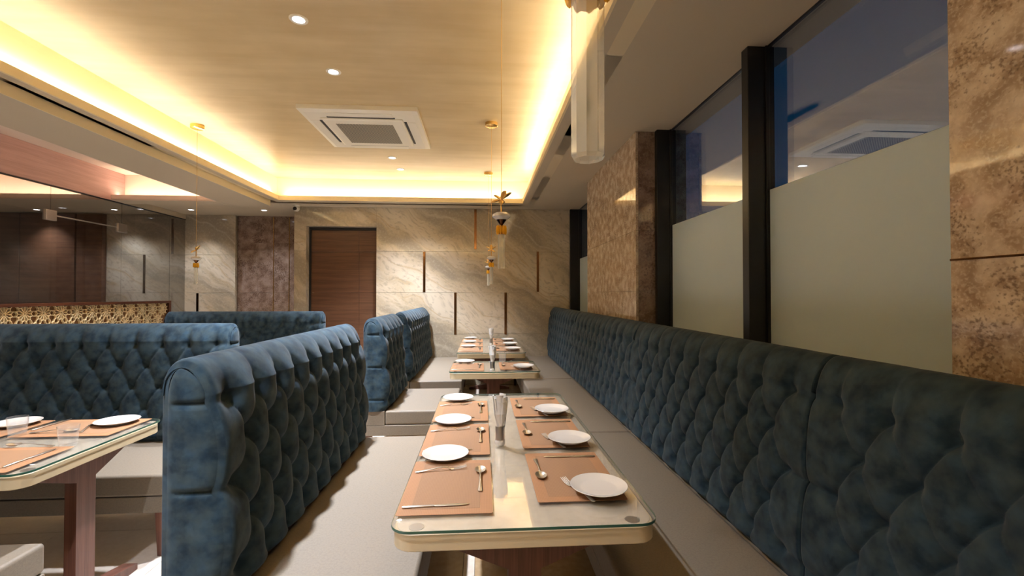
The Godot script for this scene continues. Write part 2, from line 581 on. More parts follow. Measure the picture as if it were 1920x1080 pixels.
func build_ceiling() -> void:
	var c := struct("ceiling")
	var S := SOFFIT
	# main recess
	slab("recess_panel", Vector3(-3.1, TOP, 1.4), Vector3(0.8, TOP + 0.08, -6.92), M.plaster, c, 0.001)
	slab("recess_side", Vector3(-2.98, S, 1.4), Vector3(-3.08, TOP, -6.9), M.cream, c, 0.001)
	slab("recess_side", Vector3(0.70, S, 1.4), Vector3(0.80, TOP, -6.9), M.cream, c, 0.001)
	slab("recess_side", Vector3(-2.98, S, -6.81), Vector3(0.70, TOP, -6.91), M.cream, c, 0.001)
	slab("recess_side", Vector3(-2.98, S, 1.3), Vector3(0.70, TOP, 1.4), M.cream, c, 0.001)
	# lips
	slab("cove_lip", Vector3(-2.915, S - 0.001, 1.2), Vector3(-2.897, S + 0.065, -6.667), M.cream, c, 0.002)
	slab("cove_lip", Vector3(0.602, S - 0.001, 1.2), Vector3(0.62, S + 0.065, -6.667), M.cream, c, 0.002)
	slab("cove_lip", Vector3(-2.915, S - 0.001, -6.667), Vector3(0.62, S + 0.065, -6.685), M.cream, c, 0.002)
	slab("cove_lip", Vector3(-2.915, S - 0.001, 1.2), Vector3(0.62, S + 0.065, 1.215), M.cream, c, 0.002)
	# soffits round it
	slab("soffit", Vector3(0.605, S, 2.7), Vector3(1.75, S + 0.02, -7.7), M.soffit, c, 0.001)
	slab("soffit", Vector3(-3.06, S, -6.67), Vector3(0.605, S + 0.02, -8.5), M.soffit, c, 0.001)
	slab("soffit", Vector3(-3.06, S, 1.215), Vector3(0.605, S + 0.02, 2.7), M.soffit, c, 0.001)
	slab("soffit", Vector3(-3.06, S, 1.215), Vector3(-2.90, S + 0.02, -6.67), M.soffit, c, 0.001)
	slab("soffit", Vector3(-8.8, S, -6.70), Vector3(-3.06, S + 0.02, -8.5), M.soffit, c, 0.001)
	# beam over the aisle
	slab("beam", Vector3(-3.62, LOW, 2.7), Vector3(-3.03, LOW + 0.02, -6.70), M.soffit, c, 0.003)
	slab("beam", Vector3(-3.09, LOW + 0.02, 2.7), Vector3(-3.03, S, -6.70), M.soffit, c, 0.001)
	slab("beam_face", Vector3(-3.03, LOW - 0.002, 2.7), Vector3(-3.024, S + 0.002, -6.705), M.cream, c, 0.001)
	slab("beam", Vector3(-8.8, LOW, -6.42), Vector3(-3.62, LOW + 0.02, -6.70), M.soffit, c, 0.001)
	slab("beam", Vector3(-8.8, LOW + 0.02, -6.69), Vector3(-3.62, S + 0.02, -6.70), M.soffit, c, 0.001)
	# left recess
	slab("recess_panel", Vector3(-8.8, TOP_LEFT, 2.7), Vector3(-3.36, TOP_LEFT + 0.08, -6.78), M.blush, c, 0.001)
	slab("recess_side", Vector3(-3.46, LOW + 0.02, 2.7), Vector3(-3.36, TOP_LEFT, -6.70), M.blush, c, 0.001)
	slab("cove_lip", Vector3(-3.62, LOW - 0.001, 2.7), Vector3(-3.605, LOW + 0.07, -6.42), M.blush, c, 0.002)
	slab("cove_ledge", Vector3(-3.605, LOW + 0.02, 2.7), Vector3(-3.46, LOW + 0.054, -6.43), M.blush, c, 0.001)
	led(c, Vector3(-3.56, LOW + 0.060, 2.5), Vector3(-3.56, LOW + 0.060, -6.35), COVE * 0.7, Color(1.0, 0.91, 0.84))
	slab("recess_side", Vector3(-8.8, LOW + 0.02, -6.66), Vector3(-3.36, TOP_LEFT, -6.76), M.blush, c, 0.001)
	slab("cove_lip", Vector3(-8.8, LOW - 0.001, -6.42), Vector3(-3.62, LOW + 0.07, -6.435), M.blush, c, 0.002)
	# trough floors and light strips
	slab("cove_ledge", Vector3(-2.98, S + 0.02, 1.3), Vector3(-2.915, S + 0.05, -6.81), M.cream, c, 0.001)
	slab("cove_ledge", Vector3(0.62, S + 0.02, 1.3), Vector3(0.70, S + 0.05, -6.81), M.cream, c, 0.001)
	slab("cove_ledge", Vector3(-2.915, S + 0.02, -6.685), Vector3(0.62, S + 0.05, -6.81), M.cream, c, 0.001)
	slab("cove_ledge", Vector3(-2.915, S + 0.02, 1.215), Vector3(0.62, S + 0.05, 1.30), M.cream, c, 0.001)
	slab("cove_ledge", Vector3(-8.8, LOW + 0.02, -6.435), Vector3(-3.62, LOW + 0.054, -6.66), M.blush, c, 0.001)
	led(c, Vector3(-2.95, S + 0.056, 1.15), Vector3(-2.95, S + 0.056, -6.6), COVE, WARM)
	led(c, Vector3(0.66, S + 0.056, 1.15), Vector3(0.66, S + 0.056, -6.6), COVE, WARM)
	led(c, Vector3(-2.85, S + 0.056, -6.74), Vector3(0.55, S + 0.056, -6.74), COVE * 0.45, WARM)
	led(c, Vector3(-2.85, S + 0.056, 1.26), Vector3(0.55, S + 0.056, 1.26), COVE * 0.45, WARM)
	led(c, Vector3(-8.6, LOW + 0.060, -6.54), Vector3(-3.7, LOW + 0.060, -6.54), COVE * 0.5, Color(1.0, 0.91, 0.84))

const COVE := 2.7
const SPOT := 8.5

func downlight(at: Vector3, label: String, energy: float) -> void:
	var d := thing("downlight", label, "downlight", at, 0.0, "recessed ceiling downlights")
	part("trim_ring", lathe([Vector2(0.042, 0.0), Vector2(0.036, -0.004), Vector2(0.052, -0.006), Vector2(0.056, -0.001), Vector2(0.056, 0.0)], 28), M.white_plastic, d)
	part("lens_light", lathe([Vector2(0.0, -0.003), Vector2(0.042, -0.003), Vector2(0.042, 0.0)], 24), M.lens, d)
	var l := SpotLight3D.new()
	l.name = "spot"
	l.light_color = COOL
	l.light_energy = energy
	l.light_size = 0.04
	l.spot_angle = 52.0
	l.spot_angle_attenuation = 1.0
	l.spot_range = 12.0
	l.shadow_enabled = true
	d.add_child(l)
	l.position = Vector3(0, -0.012, 0)
	l.rotation_degrees = Vector3(-90, 0, 0)

func panels(parent: Node, called: String, mat_: Material, rects: Array, z: float, thick := 0.02) -> void:
	# upright panels facing +z: [x0, x1, y0, y1]
	for r in rects:
		slab(called, Vector3(r[0] + 0.001, r[2] + 0.0018, z - thick), Vector3(r[1] - 0.001, r[3] - 0.0018, z), mat_, parent, 0.0015)

func build_walls() -> void:
	var Z := WALL_BACK
	var S := SOFFIT
	# back wall with the door opening
	var b := struct("wall_back")
	slab("core", Vector3(-2.86, 0, Z - 0.02), Vector3(-2.69, S, Z - 1.2), M.marble, b, 0.001)
	slab("core", Vector3(-2.69, 2.47, Z - 0.02), Vector3(-1.63, S, Z - 1.2), M.marble, b, 0.001)
	slab("core", Vector3(-1.63, 0, Z - 0.02), Vector3(1.8, S, Z - 1.2), M.marble, b, 0.001)
	slab("core", Vector3(-2.69, 0, Z - 0.35), Vector3(-1.63, 2.47, Z - 1.2), M.dark, b, 0.001)
	var rows := [0.0, 0.80, 1.447, 2.09, S]
	var cuts := [[-1.63, -0.1, 1.5], [-1.63, -0.41, 0.378, 1.5], [-1.63, -0.894, 0.89, 1.5], [-1.63, -0.1, 1.5]]
	for k in 4:
		var cut: Array = cuts[k]
		for i in cut.size() - 1:
			panels(b, "marble_panel", M.marble, [[cut[i], cut[i + 1], rows[k], rows[k + 1]]], Z)
		panels(b, "marble_panel", M.marble, [[-2.87, -2.69, rows[k], rows[k + 1]]], Z)
	panels(b, "marble_panel", M.marble, [[-2.69, -1.63, 2.47, S]], Z)
	for s in [[-0.894, 1.455, 2.085], [-0.098, 2.13, S - 0.01], [0.89, 1.46, 2.10], [-0.41, 0.79, 1.45], [0.378, 0.79, 1.45]]:
		slab("brass_strip", Vector3(s[0] - 0.019, s[1], Z - 0.004), Vector3(s[0] + 0.019, s[2], Z + 0.006), M.bronze, b, 0.002)
	# door: six flush wooden panels
	var d := struct("door_1")
	slab("frame", Vector3(-2.69, 2.43, Z - 0.19), Vector3(-1.63, 2.47, Z - 0.12), M.dark, d)
	slab("frame", Vector3(-2.69, 0, Z - 0.19), Vector3(-2.665, 2.43, Z - 0.12), M.dark, d)
	for col in [[-2.665, -1.93], [-1.928, -1.63]]:
		for k in 3:
			var y0: float = [0.01, 1.447, 2.09][k]
			var y1: float = [1.444, 2.087, 2.43][k]
			slab("door_panel", Vector3(col[0], y0, Z - 0.19), Vector3(col[1], y1, Z - 0.15), M.door_wood, d, 0.002)
	# left rear wall, partly behind the smoked glass
	var l := struct("wall_left_rear")
	slab("core", Vector3(-8.8, 0, -8.02), Vector3(-4.2, S, -8.4), M.marble, l, 0.001)
	for k in 4:
		panels(l, "marble_panel", M.marble, [[-6.25, -5.2, rows[k], rows[k + 1]], [-5.2, -4.18, rows[k], rows[k + 1]]], -8.0)
	for s in [[-5.65, 1.44, 2.085], [-5.2, 2.10, 2.70], [-4.79, 0.80, 1.44]]:
		slab("brass_strip", Vector3(s[0] - 0.019, s[1], -8.004), Vector3(s[0] + 0.019, s[2], -7.994), M.bronze_dark, l, 0.002)
	# wooden panelling behind the glass
	for p in [[-8.7, -7.56], [-7.54, -6.70], [-6.67, -6.27]]:
		slab("wood_panel", Vector3(p[0], 0.0, -8.02), Vector3(p[1], S - 0.01, -7.93), M.door_wood, l, 0.003)
	slab("side_core", Vector3(-8.9, 0, 2.7), Vector3(-8.75, TOP_LEFT, -8.4), M.soffit, l, 0.001)
	# brown niche between the two
	var n := struct("wall_niche")
	slab("core", Vector3(-4.2, 0, -8.10), Vector3(-2.85, S, -8.4), M.brown_grey, n, 0.001)
	for p in [[-4.18, -3.845], [-3.845, -3.59], [-3.58, -3.33], [-3.315, -2.9]]:
		for k in 3:
			var y0: float = [0.0, 1.447, 2.2][k]
			var y1: float = [1.447, 2.2, S][k]
			panels(n, "brown_panel", M.brown_grey, [[p[0], p[1], y0, y1]], -8.08)
	for x in [-3.585, -3.322]:
		slab("brass_strip", Vector3(x - 0.004, 0, -8.09), Vector3(x + 0.004, S - 0.02, -8.072), M.brass, n, 0.001)
	# wall behind the photographer
	var f := struct("wall_front")
	slab("core", Vector3(-8.9, 0, 2.6), Vector3(1.8, TOP + 0.1, 2.75), M.soffit, f, 0.001)

func build_floor() -> void:
	var f := struct("floor")
	slab("screed", Vector3(-8.9, -0.12, 2.75), Vector3(1.8, -0.004, -8.45), M.grout, f, 0.001)
	var strips := [-0.094, -0.034]
	# tiles of 80 cm; a pale inlaid band runs along the booths
	var xs := [-8.9, -8.1, -7.3, -6.5, -5.7, -4.9, -4.1, -3.3, -2.5, -1.7, -0.9, -0.094]
	for i in xs.size() - 1:
		for k in 14:
			slab("tile", Vector3(xs[i] + 0.001, -0.03, 2.7 - k * 0.8 - 0.001), Vector3(xs[i + 1] - 0.001, 0.0, 2.7 - (k + 1) * 0.8 + 0.001), M.tile if xs[i] > -1.0 else M.tile_pale, f, 0.0015)
	for k in 14:
		slab("inlay", Vector3(strips[0] + 0.001, -0.03, 2.7 - k * 0.8 - 0.001), Vector3(strips[1] - 0.001, 0.0, 2.7 - (k + 1) * 0.8 + 0.001), M.tile_pale, f, 0.0015)
		for p in [[-0.034, 0.766], [0.766, 1.8]]:
			slab("tile", Vector3(p[0] + 0.001, -0.03, 2.7 - k * 0.8 - 0.001), Vector3(p[1] - 0.001, 0.0, 2.7 - (k + 1) * 0.8 + 0.001), M.tile, f, 0.0015)

func pillar(called: String, z0: float, z1: float, rows: Array) -> void:
	var p := struct(called)
	slab("core", Vector3(1.29, 0, z0 - 0.02), Vector3(1.72, SOFFIT, z1 + 0.02), M.brown, p, 0.001)
	for k in rows.size() - 1:
		slab("brown_panel", Vector3(1.27, rows[k] + 0.001, z0), Vector3(1.292, rows[k + 1] - 0.001, z1), M.brown, p, 0.0015)
		slab("brown_panel", Vector3(1.2925, rows[k] + 0.001, z0), Vector3(1.56, rows[k + 1] - 0.001, z0 - 0.02), M.brown_grey, p, 0.0015)
		if k > 0 and called == "wall_right_pillar":
			slab("copper_strip", Vector3(1.267, rows[k] - 0.003, z0), Vector3(1.28, rows[k] + 0.003, z1), M.bronze, p, 0.001)

func window_unit(called: String, z0: float, z1: float) -> void:
	# z0 nearer the camera
	var w := struct(called)
	slab("clear_pane", Vector3(1.552, 1.985, z0), Vector3(1.558, SOFFIT, z1), M.window_glass, w, 0.0005)
	slab("clear_pane", Vector3(1.574, 1.985, z0), Vector3(1.580, SOFFIT, z1), M.window_glass, w, 0.0005)
	slab("frosted_pane", Vector3(1.552, 0.0, z0), Vector3(1.560, 1.985, z1), M.frosted, w, 0.001)
	slab("head_channel", Vector3(1.545, SOFFIT - 0.012, z0), Vector3(1.565, SOFFIT, z1), M.black_metal, w, 0.001)

func build_windows() -> void:
	pillar("wall_right_pillar", 2.6, -1.147, [0.0, 0.75, 1.513, 2.28, SOFFIT])
	pillar("wall_right_pier", -3.66, -5.38, [0.0, 0.75, 1.447, 1.95, SOFFIT])
	window_unit("window_1", -1.10, -2.36)
	window_unit("window_2", -2.41, -3.61)
	window_unit("window_3", -5.36, -7.17)
	var k := 0
	for m in [[-2.352, -2.415, 1.44], [-3.605, -3.655, 1.43], [-7.09, -7.15, 1.40]]:
		k += 1
		var t := struct("trim_%d" % k)
		slab("mullion", Vector3(m[2], 0, m[0]), Vector3(1.60, SOFFIT, m[1]), M.black_metal, t, 0.004)
		slab("glazing_bead", Vector3(1.535, 0, m[0] + 0.012), Vector3(1.575, SOFFIT, m[0]), M.black_metal, t, 0.002)
	var s := struct("wall_right_sill")
	slab("sill", Vector3(1.30, 0.0, -1.15), Vector3(1.54, 0.95, -3.6), M.soffit, s, 0.003)
	slab("sill", Vector3(1.30, 0.0, -5.40), Vector3(1.54, 0.95, -7.08), M.soffit, s, 0.003)

func build_partition() -> void:
	# smoked glass wall on the left with a frameless door, under a wooden header
	var w := struct("wall_left")
	slab("header", Vector3(-5.03, LOW, 2.6), Vector3(-4.97, TOP_LEFT, -6.655), M.pink_wood, w, 0.003)
	slab("header_trim", Vector3(-5.012, LOW - 0.014, 2.6), Vector3(-4.988, LOW, -8.0), M.black_metal, w, 0.002)
	slab("fascia", Vector3(-5.012, LOW, -6.70), Vector3(-4.988, SOFFIT, -8.0), M.soffit, w, 0.002)
	var top := LOW - 0.014
	slab("glass_pane", Vector3(-5.006, 0.0, 2.6), Vector3(-4.994, top, -3.0), M.smoked_glass, w, 0.001)
	slab("glass_pane", Vector3(-5.006, 0.0, -3.004), Vector3(-4.994, top, -5.60), M.smoked_glass, w, 0.001)
	slab("glass_pane", Vector3(-5.006, 2.345, -5.604), Vector3(-4.994, top, -6.645), M.smoked_glass, w, 0.001)
	slab("glass_pane", Vector3(-5.006, 0.0, -6.649), Vector3(-4.994, top, -7.62), M.smoked_glass, w, 0.001)
	slab("glass_pane", Vector3(-5.006, 0.0, -7.624), Vector3(-4.994, top, -7.995), M.smoked_glass, w, 0.001)
	var d := struct("door_2")
	slab("glass_leaf", Vector3(-5.006, 0.01, -5.612), Vector3(-4.994, 2.338, -6.640), M.smoked_glass, d, 0.001)
	for z in [[-5.53, -5.66], [-6.56, -6.72]]:
		slab("patch_fitting", Vector3(-5.022, 2.28, z[0]), Vector3(-4.978, 2.40, z[1]), M.steel, d, 0.003)
	slab("rail", Vector3(-5.010, 2.336, -5.66), Vector3(-4.990, 2.350, -6.56), M.steel, d, 0.003)

# ---------------------------------------------------------------- benches
const SPACE := 0.17       # between buttons along the bench
const ROW := 0.135        # between rows of buttons

# how far the padding stands out at length u, height y (deep diamond tufting)
func tuft(u: float, y: float, L: float, u0: float, deep: bool) -> float:
	var ur := (u - u0) / SPACE
	var last := (L - 2 * u0) / SPACE
	var vr := (1.08 - y) / (2 * ROW)
	var uc := clampf(ur, 0.0, last)
	var vc := clampf(vr, 0.0, 2.0)
	var p := uc + vc
	var q := uc - vc
	var pillow := sqrt(absf(sin(PI * p) * sin(PI * q)))
	# nearest button and nearest pleats, in metres
	var pn := roundf(p)
	var qn := roundf(q)
	var du := ((pn + qn) / 2.0 - ur) * SPACE
	var dv := ((pn - qn) / 2.0 - vr) * 2 * ROW
	var d2 := du * du + dv * dv
	if deep:
		var pleat := 1.0 - exp(-absf(q - qn) / 0.075) * 0.7 - exp(-absf(p - pn) / 0.075) * 0.3
		return 0.058 * (0.34 * pillow + 0.12 * pleat + 0.54 * (1.0 - exp(-d2 / 0.0013)))
	var line := 1.0 - exp(-absf(p - pn) / 0.06) * 0.85 - exp(-absf(q - qn) / 0.06) * 0.15
	return 0.042 * (0.20 * pillow + 0.32 * line + 0.48 * (1.0 - exp(-d2 / 0.0007)))

# padded back along +x, facing +z, standing on y0
func backrest_mesh(L: float, u0: float, cell: float, deep: bool, er: float) -> ArrayMesh:
	var y0 := 0.45
	# profile: z, y, strength of the tufting
	var prof := []
	var nf := int(0.66 / (cell * 0.9))
	for k in nf + 1:
		var t := float(k) / nf
		prof.append([lerpf(-0.035, -0.085, t), lerpf(y0, 1.11, t), smoothstep(0.0, 0.06, t)])
	var na := 14
	for k in range(1, na + 1):
		var a := PI * k / na
		prof.append([-0.150 + 0.065 * cos(a), 1.11 + 0.110 * pow(sin(a), 0.8), 0.9 * pow(1.0 - float(k) / na, 4.5)])
	for k in range(1, 5):
		prof.append([-0.215, lerpf(1.11, y0, k / 4.0), 0.0])
	var nv := prof.size()
	var nu := int(L / cell)
	var pos := PackedVector3Array()
	pos.resize((nu + 1) * nv)
	for i in nu + 1:
		var u := L * i / nu
		var edge := minf(u, L - u)
		var round_off := 0.0
		if edge < er:
			round_off = er * (1.0 - sqrt(maxf(0.0, 1.0 - pow(1.0 - edge / er, 2.0))))
		for j in nv:
			var pr: Array = prof[j]
			var prev: Array = prof[maxi(j - 1, 0)]
			var next: Array = prof[mini(j + 1, nv - 1)]
			var t := Vector2(next[0] - prev[0], next[1] - prev[1]).normalized()
			var n := Vector2(t.y, -t.x)
			var yy: float = pr[1] if j <= nf else 1.11 + 0.1 * (j - nf)
			var out: float = tuft(u, yy, L, u0, deep) * pr[2] - round_off
			pos[i * nv + j] = Vector3(u, pr[1] + n.y * out, pr[0] + n.x * out)
	return grid_mesh(pos, nu + 1, nv)

# grid of points; normals from neighbours, outside on the side of d/di x d/dj
func grid_mesh(pos: PackedVector3Array, ni: int, nj: int) -> ArrayMesh:
	var nor := PackedVector3Array()
	nor.resize(ni * nj)
	for i in ni:
		var a := maxi(i - 1, 0) * nj
		var b := mini(i + 1, ni - 1) * nj
		for j in nj:
			var di := pos[b + j] - pos[a + j]
			var dj := pos[i * nj + mini(j + 1, nj - 1)] - pos[i * nj + maxi(j - 1, 0)]
			nor[i * nj + j] = di.cross(dj).normalized()
	var idx := PackedInt32Array()
	idx.resize((ni - 1) * (nj - 1) * 6)
	var k := 0
	for i in ni - 1:
		for j in nj - 1:
			var a := i * nj + j
			for q in [a, a + 1, a + nj + 1, a, a + nj + 1, a + nj]:
				idx[k] = q
				k += 1
	return commit(pos, nor, idx)

# the padded end of a back at length u (0 or L); the tucks of the buttons run round it
func end_panel_mesh(L: float, u0: float, at_end: bool, deep: bool, er: float) -> ArrayMesh:
	var ny := 110
	var nz := 14
	var pos := PackedVector3Array()
	pos.resize((ny + 1) * (nz + 1))
	for i in ny + 1:
		var t := float(i) / ny
		var y: float
		var zf: float
		var zb: float
		var rim := er - 0.001
		if t < 0.8:
			y = lerpf(0.45, 1.10, t / 0.8)
			var e := (y - 0.45) / 0.66
			zf = lerpf(-0.035, -0.085, e) + tuft(0.0, y, L, u0, deep) * smoothstep(0.0, 0.06, e) - rim
			zb = -0.215 + rim
		else:
			var a := (t - 0.8) / 0.2
			var h := sin(a * PI / 2)
			y = 1.10 + (0.120 - er) * h
			var cx := sqrt(maxf(0.0, 1.0 - h * h * 0.998))
			zf = -0.150 + (0.065 - er + 0.034 * cx) * cx
			zb = -0.150 - (0.065 - er) * cx
		var tuck := 0.0
		for row in [1.08, 0.81, 0.54]:
			var dy: float = y - row - 0.004
			tuck = maxf(tuck, exp(-pow(dy / 0.007, 2.0)))
		for j in nz + 1:
			var w := float(j) / nz
			var puff := 0.5 * er * pow(maxf(0.0, 4.0 * w * (1.0 - w)), 0.45) * minf(1.0, (1.0 - t) * 10.0)
			var x := -puff + tuck * 0.013 * smoothstep(0.0, 0.4, w)
			x = (L - x) if at_end else x
			pos[i * (nz + 1) + j] = Vector3(x, y, lerpf(zb, zf, w))
	if at_end:
		var rev := PackedVector3Array()
		rev.resize(pos.size())
		for i in ny + 1:
			for j in nz + 1:
				rev[i * (nz + 1) + j] = pos[i * (nz + 1) + nz - j]
		pos = rev
	return grid_mesh(flip(pos, ny + 1, nz + 1), nz + 1, ny + 1)

func flip(pos: PackedVector3Array, ni: int, nj: int) -> PackedVector3Array:
	var out := PackedVector3Array()
	out.resize(pos.size())
	for i in ni:
		for j in nj:
			out[j * ni + i] = pos[i * nj + j]
	return out

func leg_mesh() -> ArrayMesh:
	return loft([round_rect(0.034, 0.034, 0.003, 0.0, 1), round_rect(0.052, 0.052, 0.003, 0.245, 1)])

func bench(label: String, at: Vector3, turn: float, L: float, cell: float, cushions: int, group: String, deep := true, u0 := -1.0) -> void:
	var b := thing("tufted_bench", label, "bench", at, turn, group)
	var n := floori((L - 0.10) / SPACE)
	var er := 0.028 if deep or turn == 0.0 else 0.008
	if u0 < 0.0:
		u0 = (L - n * SPACE) / 2.0
	part("backrest", backrest_mesh(L, u0, cell, deep, er), M.velvet, b)
	part("end_panel", end_panel_mesh(L, u0, false, deep, er), M.velvet, b)
	part("end_panel", end_panel_mesh(L, u0, true, deep, er), M.velvet, b)
	var y_top := 0.45
	for k in cushions:
		slab_round("seat_cushion", Vector3(L * k / cushions + 0.002, 0.335, -0.03), Vector3(L * (k + 1) / cushions - 0.002, y_top, 0.55), M.cloth, b, 0.016)
	slab("back_plinth", Vector3(0.0, 0.332, -0.215), Vector3(L, 0.45, -0.032), M.cloth, b, 0.004)
	slab("seat_rail", Vector3(0.0, 0.245, -0.215), Vector3(L, 0.332, 0.545), M.cloth, b, 0.005)
	for x in [0.04, L - 0.04]:
		for z in [-0.17, 0.50]:
			part("leg", leg_mesh(), M.leg_wood, b, Vector3(x, 0, z))
	# piping round the top of both ends
	for x in [0.002, L - 0.002]:
		var path := PackedVector3Array()
		for k in 15:
			var a := PI * k / 14.0
			path.append(Vector3(x, 1.11 + 0.085 * pow(sin(a), 0.8), -0.148 + 0.055 * cos(a)))
		part("piping", tube(path, 0.0028), M.velvet, b)

func slab_round(called: String, a: Vector3, b: Vector3, m: Material, parent: Node, r: float) -> void:
	part(called, rbox(b - a, r, 3), m, parent, (a + b) / 2)

func build_benches() -> void:
	var g1 := "blue tufted benches of the booths along the window"
	var g2 := "long blue tufted benches under the window"
	var g3 := "blue tufted benches of the left aisle"
	bench("blue tufted booth bench with grey seat, nearest, end facing the camera", Vector3(-0.77, 0, -1.46), 90, 1.71, 0.0068, 1, g1, true, 0.09)
	bench("short blue tufted bench beside the small middle table", Vector3(-0.77, 0, -3.84), 90, 0.91, 0.014, 1, g1, true, 0.09)
	bench("blue tufted booth bench against the far marble wall, left of the far table", Vector3(-0.77, 0, -5.13), 90, 1.95, 0.017, 1, g1, true, 0.09)
	bench("blue tufted window bench in the right foreground, cut by the frame", Vector3(1.02, 0, -1.413), -90, 1.736, 0.0052, 1, g2, false)
	bench("blue tufted window bench beside the near table", Vector3(1.02, 0, -3.160), -90, 1.738, 0.0052, 1, g2, false)
	bench("blue tufted window bench below the marble pier, middle of the row", Vector3(1.02, 0, -5.190), -90, 2.018, 0.015, 1, g2, false)
	bench("blue tufted window bench at the far end touching the marble wall", Vector3(1.02, 0, -7.12), -90, 1.918, 0.018, 1, g2, false)
	bench("blue tufted bench behind the left table, facing the camera", Vector3(-3.75, 0, -3.12), 0, 2.05, 0.0105, 2, g3, false)
	bench("bench at lower left corner, only its grey seat corner showing", Vector3(-1.70, 0, -1.36), 180, 2.05, 0.03, 2, g3, false)
	bench("blue tufted bench far left, in front of the wooden door", Vector3(-3.62, 0, -5.36), 0, 1.76, 0.017, 1, g3, false)

# ---------------------------------------------------------------- tables
func table(label: String, at: Vector3, turn: float, w: float, long: float, group: String) -> void:
	# long side along z
	var t := thing("dining_table", label, "table", at, turn, group)
	part("table_top", plate_slab(w - 0.015, long - 0.015, 0.06, 0.69, 0.741, 0.003), M.table_edge, t)
	part("stone_inlay", plate_slab(w - 0.03, long - 0.03, 0.055, 0.738, 0.7425, 0.001), M.onyx, t)
	for x in [-1, 1]:
		for z in [-1, 1]:
			part("glass_pad", lathe([Vector2(0.0, 0.7425), Vector2(0.022, 0.7425), Vector2(0.022, 0.7440), Vector2(0.010, 0.7442), Vector2(0.0, 0.7442)], 20), M.steel, t, Vector3(x * (w / 2 - 0.075), 0, z * (long / 2 - 0.045)))
	part("glass_sheet", loft([round_rect(w - 0.002, long - 0.002, 0.058, 0.7445), round_rect(w - 0.002, long - 0.002, 0.058, 0.7525)]), M.glass, t)
	part("glass_edge", loft([round_rect(w - 0.0015, long - 0.0015, 0.059, 0.7443), round_rect(w, long, 0.06, 0.7455), round_rect(w, long, 0.06, 0.7515), round_rect(w - 0.0015, long - 0.0015, 0.059, 0.7527)], false), M.glass_edge, t)
	var half := w * 0.36
	for z in ([-1, 1] if long > 0.9 else [1]):
		var zz: float = z * (long / 2 - 0.11) if long > 0.9 else 0.0
		var poly := PackedVector2Array([Vector2(-0.050, 0.05), Vector2(-0.050, 0.585), Vector2(-half, 0.682), Vector2(-half, 0.69), Vector2(half, 0.69), Vector2(half, 0.682), Vector2(0.050, 0.585), Vector2(0.050, 0.05)])
		part("pedestal", extrude(poly, 0.05), M.leg_wood, t, Vector3(0, 0, zz))
		var foot := PackedVector2Array([Vector2(-0.30, 0.0), Vector2(-0.30, 0.03), Vector2(-0.055, 0.075), Vector2(0.055, 0.075), Vector2(0.30, 0.03), Vector2(0.30, 0.0)])
		part("foot", extrude(foot, 0.07), M.leg_wood, t, Vector3(0, 0, zz))

const TABLE_Y := 0.7528

var proto := {}

func plate(label: String, at: Vector3, group: String) -> void:
	if not proto.has("plate"):
		var p := thing("side_plate", label, "plate", at, 0.0, group)
		part("plate_body", lathe([Vector2(0.0, 0.003), Vector2(0.05, 0.003), Vector2(0.052, 0.0), Vector2(0.058, 0.0), Vector2(0.062, 0.005), Vector2(0.080, 0.011), Vector2(0.0945, 0.017), Vector2(0.0955, 0.0185), Vector2(0.0945, 0.0195), Vector2(0.080, 0.0145), Vector2(0.064, 0.0085), Vector2(0.058, 0.0075), Vector2(0.0, 0.007)], 48), M.china, p)
		proto.plate = p
		return
	copy_of(proto.plate, label, at, 0.0, group)

func placemat(label: String, at: Vector3, turn: float, group: String) -> void:
	if not proto.has("mat"):
		var p := thing("placemat", label, "placemat", at, turn, group)
		part("mat_border", plate_slab(0.295, 0.445, 0.008, 0.0, 0.0014, 0.0004), M.mat_border, p)
		part("mat_field", plate_slab(0.215, 0.375, 0.004, 0.0008, 0.0020, 0.0003), M.mat_field, p)
		proto.mat = p
		return
	copy_of(proto.mat, label, at, turn, group)

func knife(label: String, at: Vector3, turn: float, group: String) -> void:
	if not proto.has("knife"):
		var p := thing("table_knife", label, "knife", at, turn, group)
		part("handle", string([[-0.105, 0.004, 0.003, 0.002], [-0.10, 0.0065, 0.003, 0.003], [-0.05, 0.0058, 0.003, 0.003], [-0.005, 0.0045, 0.003, 0.0026]]), M.cutlery, p)
		part("blade", string([[-0.005, 0.0045, 0.003, 0.0022], [0.01, 0.0075, 0.003, 0.0012], [0.07, 0.0085, 0.003, 0.0010], [0.095, 0.006, 0.003, 0.0008], [0.105, 0.001, 0.003, 0.0005]]), M.cutlery, p)
		proto.knife = p
		return
	copy_of(proto.knife, label, at, turn, group)

func fork(label: String, at: Vector3, turn: float, group: String) -> void:
	if not proto.has("fork"):
		var p := thing("table_fork", label, "fork", at, turn, group)
		part("handle", string([[-0.095, 0.004, 0.003, 0.0012], [-0.09, 0.008, 0.003, 0.0014], [-0.05, 0.005, 0.006, 0.0016], [0.0, 0.003, 0.012, 0.0018], [0.025, 0.004, 0.010, 0.0016], [0.036, 0.011, 0.004, 0.0013], [0.050, 0.0118, 0.003, 0.0010]]), M.cutlery, p)
		for k in 4:
			var z := (k - 1.5) * 0.0064
			var st := []
			for q in [[0.048, 0.0021, 0.003], [0.07, 0.0017, 0.0045], [0.09, 0.0013, 0.009], [0.097, 0.0006, 0.0115]]:
				st.append([q[0], q[1], q[2], 0.0009])
			part("tine", string(st, 6), M.cutlery, p, Vector3(0, 0, z))
		proto.fork = p
		return
	copy_of(proto.fork, label, at, turn, group)

